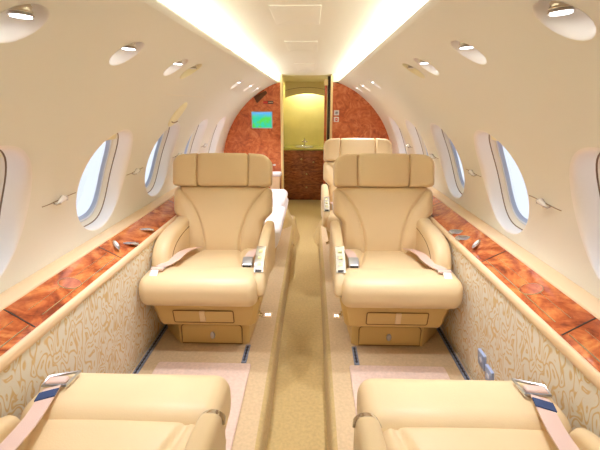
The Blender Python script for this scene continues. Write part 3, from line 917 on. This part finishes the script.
padout(bm, o4, 'Y', -.008, 0, .002, 2); obj('grille', bm, 'grille', r)
for (z, mt, lb) in ((1.175, 'paperwhite', 'square white placard with a dark round symbol on the right bulkhead'), (1.110, 'red', 'square placard with a red symbol below the white one on the right bulkhead')):
    r = on_wall('placard', lb, 'placard', .293, z)
    bm = bmesh.new(); padout(bm, rrect(.025, .025, .003), 'Y', -.006, 0, .002, 2); obj('plate', bm, 'paperwhite', r)
    bm = bmesh.new(); cyl(bm, (0, -.0075, 0), .015, .002, 'Y', 20); obj('symbol', bm, 'red' if mt == 'red' else 'steel', r)
    if mt != 'red':
        bm = bmesh.new(); tube(bm, [(-.010, -.0085, -.010), (.010, -.0085, .010)], .002, 6); box(bm, -.009, .009, -.0088, -.0075, -.002, .002, .0003); obj('bar', bm, 'dark', r)
    else:
        bm = bmesh.new(); box(bm, -.010, .010, -.0088, -.0075, -.003, .003, .0003); obj('bar', bm, 'paperwhite', r)
r = on_wall('call_button', 'tiny white button low on the left wood bulkhead', 'button', -.345, .648)
bm = bmesh.new(); padout(bm, ellipse(.016, .009), 'Y', -.012, .0015, .004, 3); obj('button', bm, 'paperwhite', r)
r = on_wall('waste_bin', 'small beige bin with a white top mounted on the left bulkhead', 'bin', -.335, .40)
bm = bmesh.new(); rbox(bm, (0, -.046, .065), (.052, .045, .075), .012, 3, deform=lambda x, y, z: (x*(1+z*1.4), y, z)); obj('body', bm, 'trim', r)
bm = bmesh.new(); rbox(bm, (0, -.050, .160), (.068, .050, .022), .018, 4); obj('lid', bm, 'white_fabric', r)

# ------------------------------------------------------------------ galley cabinet
r = empty('galley_cabinet', (-.03, 5.36, 0)); tag(r, 'dark walnut galley cabinet with brass knobs seen through the doorway', 'cabinet')
bm = bmesh.new(); box(bm, -.30, .30, .012, .47, 0, .675, .003); obj('body', bm, 'walnut', r)
def front(name, x0, x1, z0, z1, kx, kz):
    bm = bmesh.new(); box(bm, x0+.003, x1-.003, -.006, .014, z0+.003, z1-.003, .003); d = obj(name, bm, 'walnut', r)
    for a, b in zip(kx, kz):
        bm = bmesh.new(); rbox(bm, (a, -.016, b), (.013, .012, .013), .010, 3); obj('knob', bm, 'gold', d)
front('door', -.295, -.03, .40, .67, [-.06, ], [.56])
front('door', -.03, .275, .40, .67, [.10], [.52])
front('drawer', -.295, .275, .22, .40, [0.01], [.36])
front('drawer', -.295, .275, .03, .22, [0.01], [.18])
bm = bmesh.new(); box(bm, -.305, .305, -.02, .475, .676, .704, .006); wt = obj('worktop', bm, 'counter', r)
r = empty('sink', (-.055, 5.55, .705)); tag(r, 'steel basin with a tap on the galley worktop', 'sink')
bm = bmesh.new(); tube(bm, [(.13*math.cos(a), .10*math.sin(a), .004) for a in [2*PI*i/32 for i in range(32)]], .006, 8, closed=True)
obj('rim', bm, 'chrome', r)
bm = bmesh.new(); cyl(bm, (0, 0, .001), .128, .002, n=32); obj('bowl', bm, 'steel', r)
bm = bmesh.new(); tube(bm, [(0, .13, 0), (0, .13, .09), (0, .09, .105), (0, .03, .09)], .009, 8); box(bm, -.04, .04, .12, .14, .05, .065, .003); obj('tap', bm, 'chrome', r)
# overhead valance with the lamp behind it
bm = bmesh.new()
pts = []
for i in range(13):
    x = -.30+.56*i/12; pts.append((x, 1.335+.055*(1-((x+.02)/.28)**2)))
n = len(pts); lo = [Vector(p) for p in pts]; hi = [Vector((p[0], 1.532)) for p in pts]
for y in (5.36, 5.375):
    a = [bm.verts.new((p[0], y, p[1])) for p in lo]; b = [bm.verts.new((p[0], y, p[1])) for p in hi]
    for k in range(n-1): bm.faces.new((a[k], a[k+1], b[k+1], b[k]))
    if y == 5.36: a0 = a
    else:
        for k in range(n-1): bm.faces.new((a0[k], a0[k+1], a[k+1], a[k]))
struct(obj('trim_7', bm, 'olive'))
bm = bmesh.new(); tube(bm, [(-.30+.56*i/16, 5.357, 1.425+.04*(1-((-.30+.56*i/16+.02)/.28)**2)) for i in range(17)], .003, 5)
struct(obj('trim_8', bm, 'dark_gap'))
r = empty('added_fill_light', (.31, 4.62, 1.532)); tag(r, 'added round fill light, out of view in the vestibule behind the right bulkhead', 'light')  # added lamp, out of view; fills the vestibule and galley with light
bm = bmesh.new(); cyl(bm, (0, 0, -.012), .05, .0115, bevel=.003); obj('bezel', bm, 'chrome', r)
bm = bmesh.new(); cyl(bm, (0, 0, -.0145), .038, .002); obj('lens', bm, 'lamp', r)
L = bpy.data.lights.new('vestibule_fill_spot', 'SPOT'); L.energy = 12; L.spot_size = math.radians(150); L.spot_blend = .6; L.shadow_soft_size = .04; L.color = (1, .95, .82)
lo = bpy.data.objects.new('vestibule_fill_spot', L); COL.objects.link(lo); lo.parent = r; lo.location = (0, 0, -.02)
bm = bmesh.new(); box(bm, -.24, .22, 5.70, 5.76, 1.49, 1.515, .003)
o = obj('galley_light', bm, 'galley_light'); tag(o, 'warm strip light behind the curved valance over the galley', 'light')

# ------------------------------------------------------------------ world, camera
w = bpy.data.worlds.new('sky'); S.world = w; w.use_nodes = True
bg = w.node_tree.nodes['Background']; bg.inputs[0].default_value = (.82, .89, 1.0, 1); bg.inputs[1].default_value = .78

f = 400.0; th = math.atan(120/f); psi = math.atan(12/(f/math.cos(th)))
cam = bpy.data.cameras.new('camera'); cam.sensor_width = 36; cam.lens = 36*f/600; cam.clip_start = .02
co = bpy.data.objects.new('camera', cam); COL.objects.link(co)
co.location = (.045, 0, 1.25); co.rotation_euler = (PI/2-th, 0, psi)
S.camera = co
vs = S.view_settings; vs.view_transform = 'Standard'; vs.look = 'None'; vs.gamma = 1; vs.use_curve_mapping = False
vs.exposure = 0.66
S.cycles.max_bounces = 14; S.cycles.diffuse_bounces = 8; S.cycles.glossy_bounces = 4; S.cycles.transparent_max_bounces = 12
S.cycles.use_denoising = True
S.cycles.caustics_reflective = False; S.cycles.caustics_refractive = False
S.cycles.sample_clamp_indirect = 6
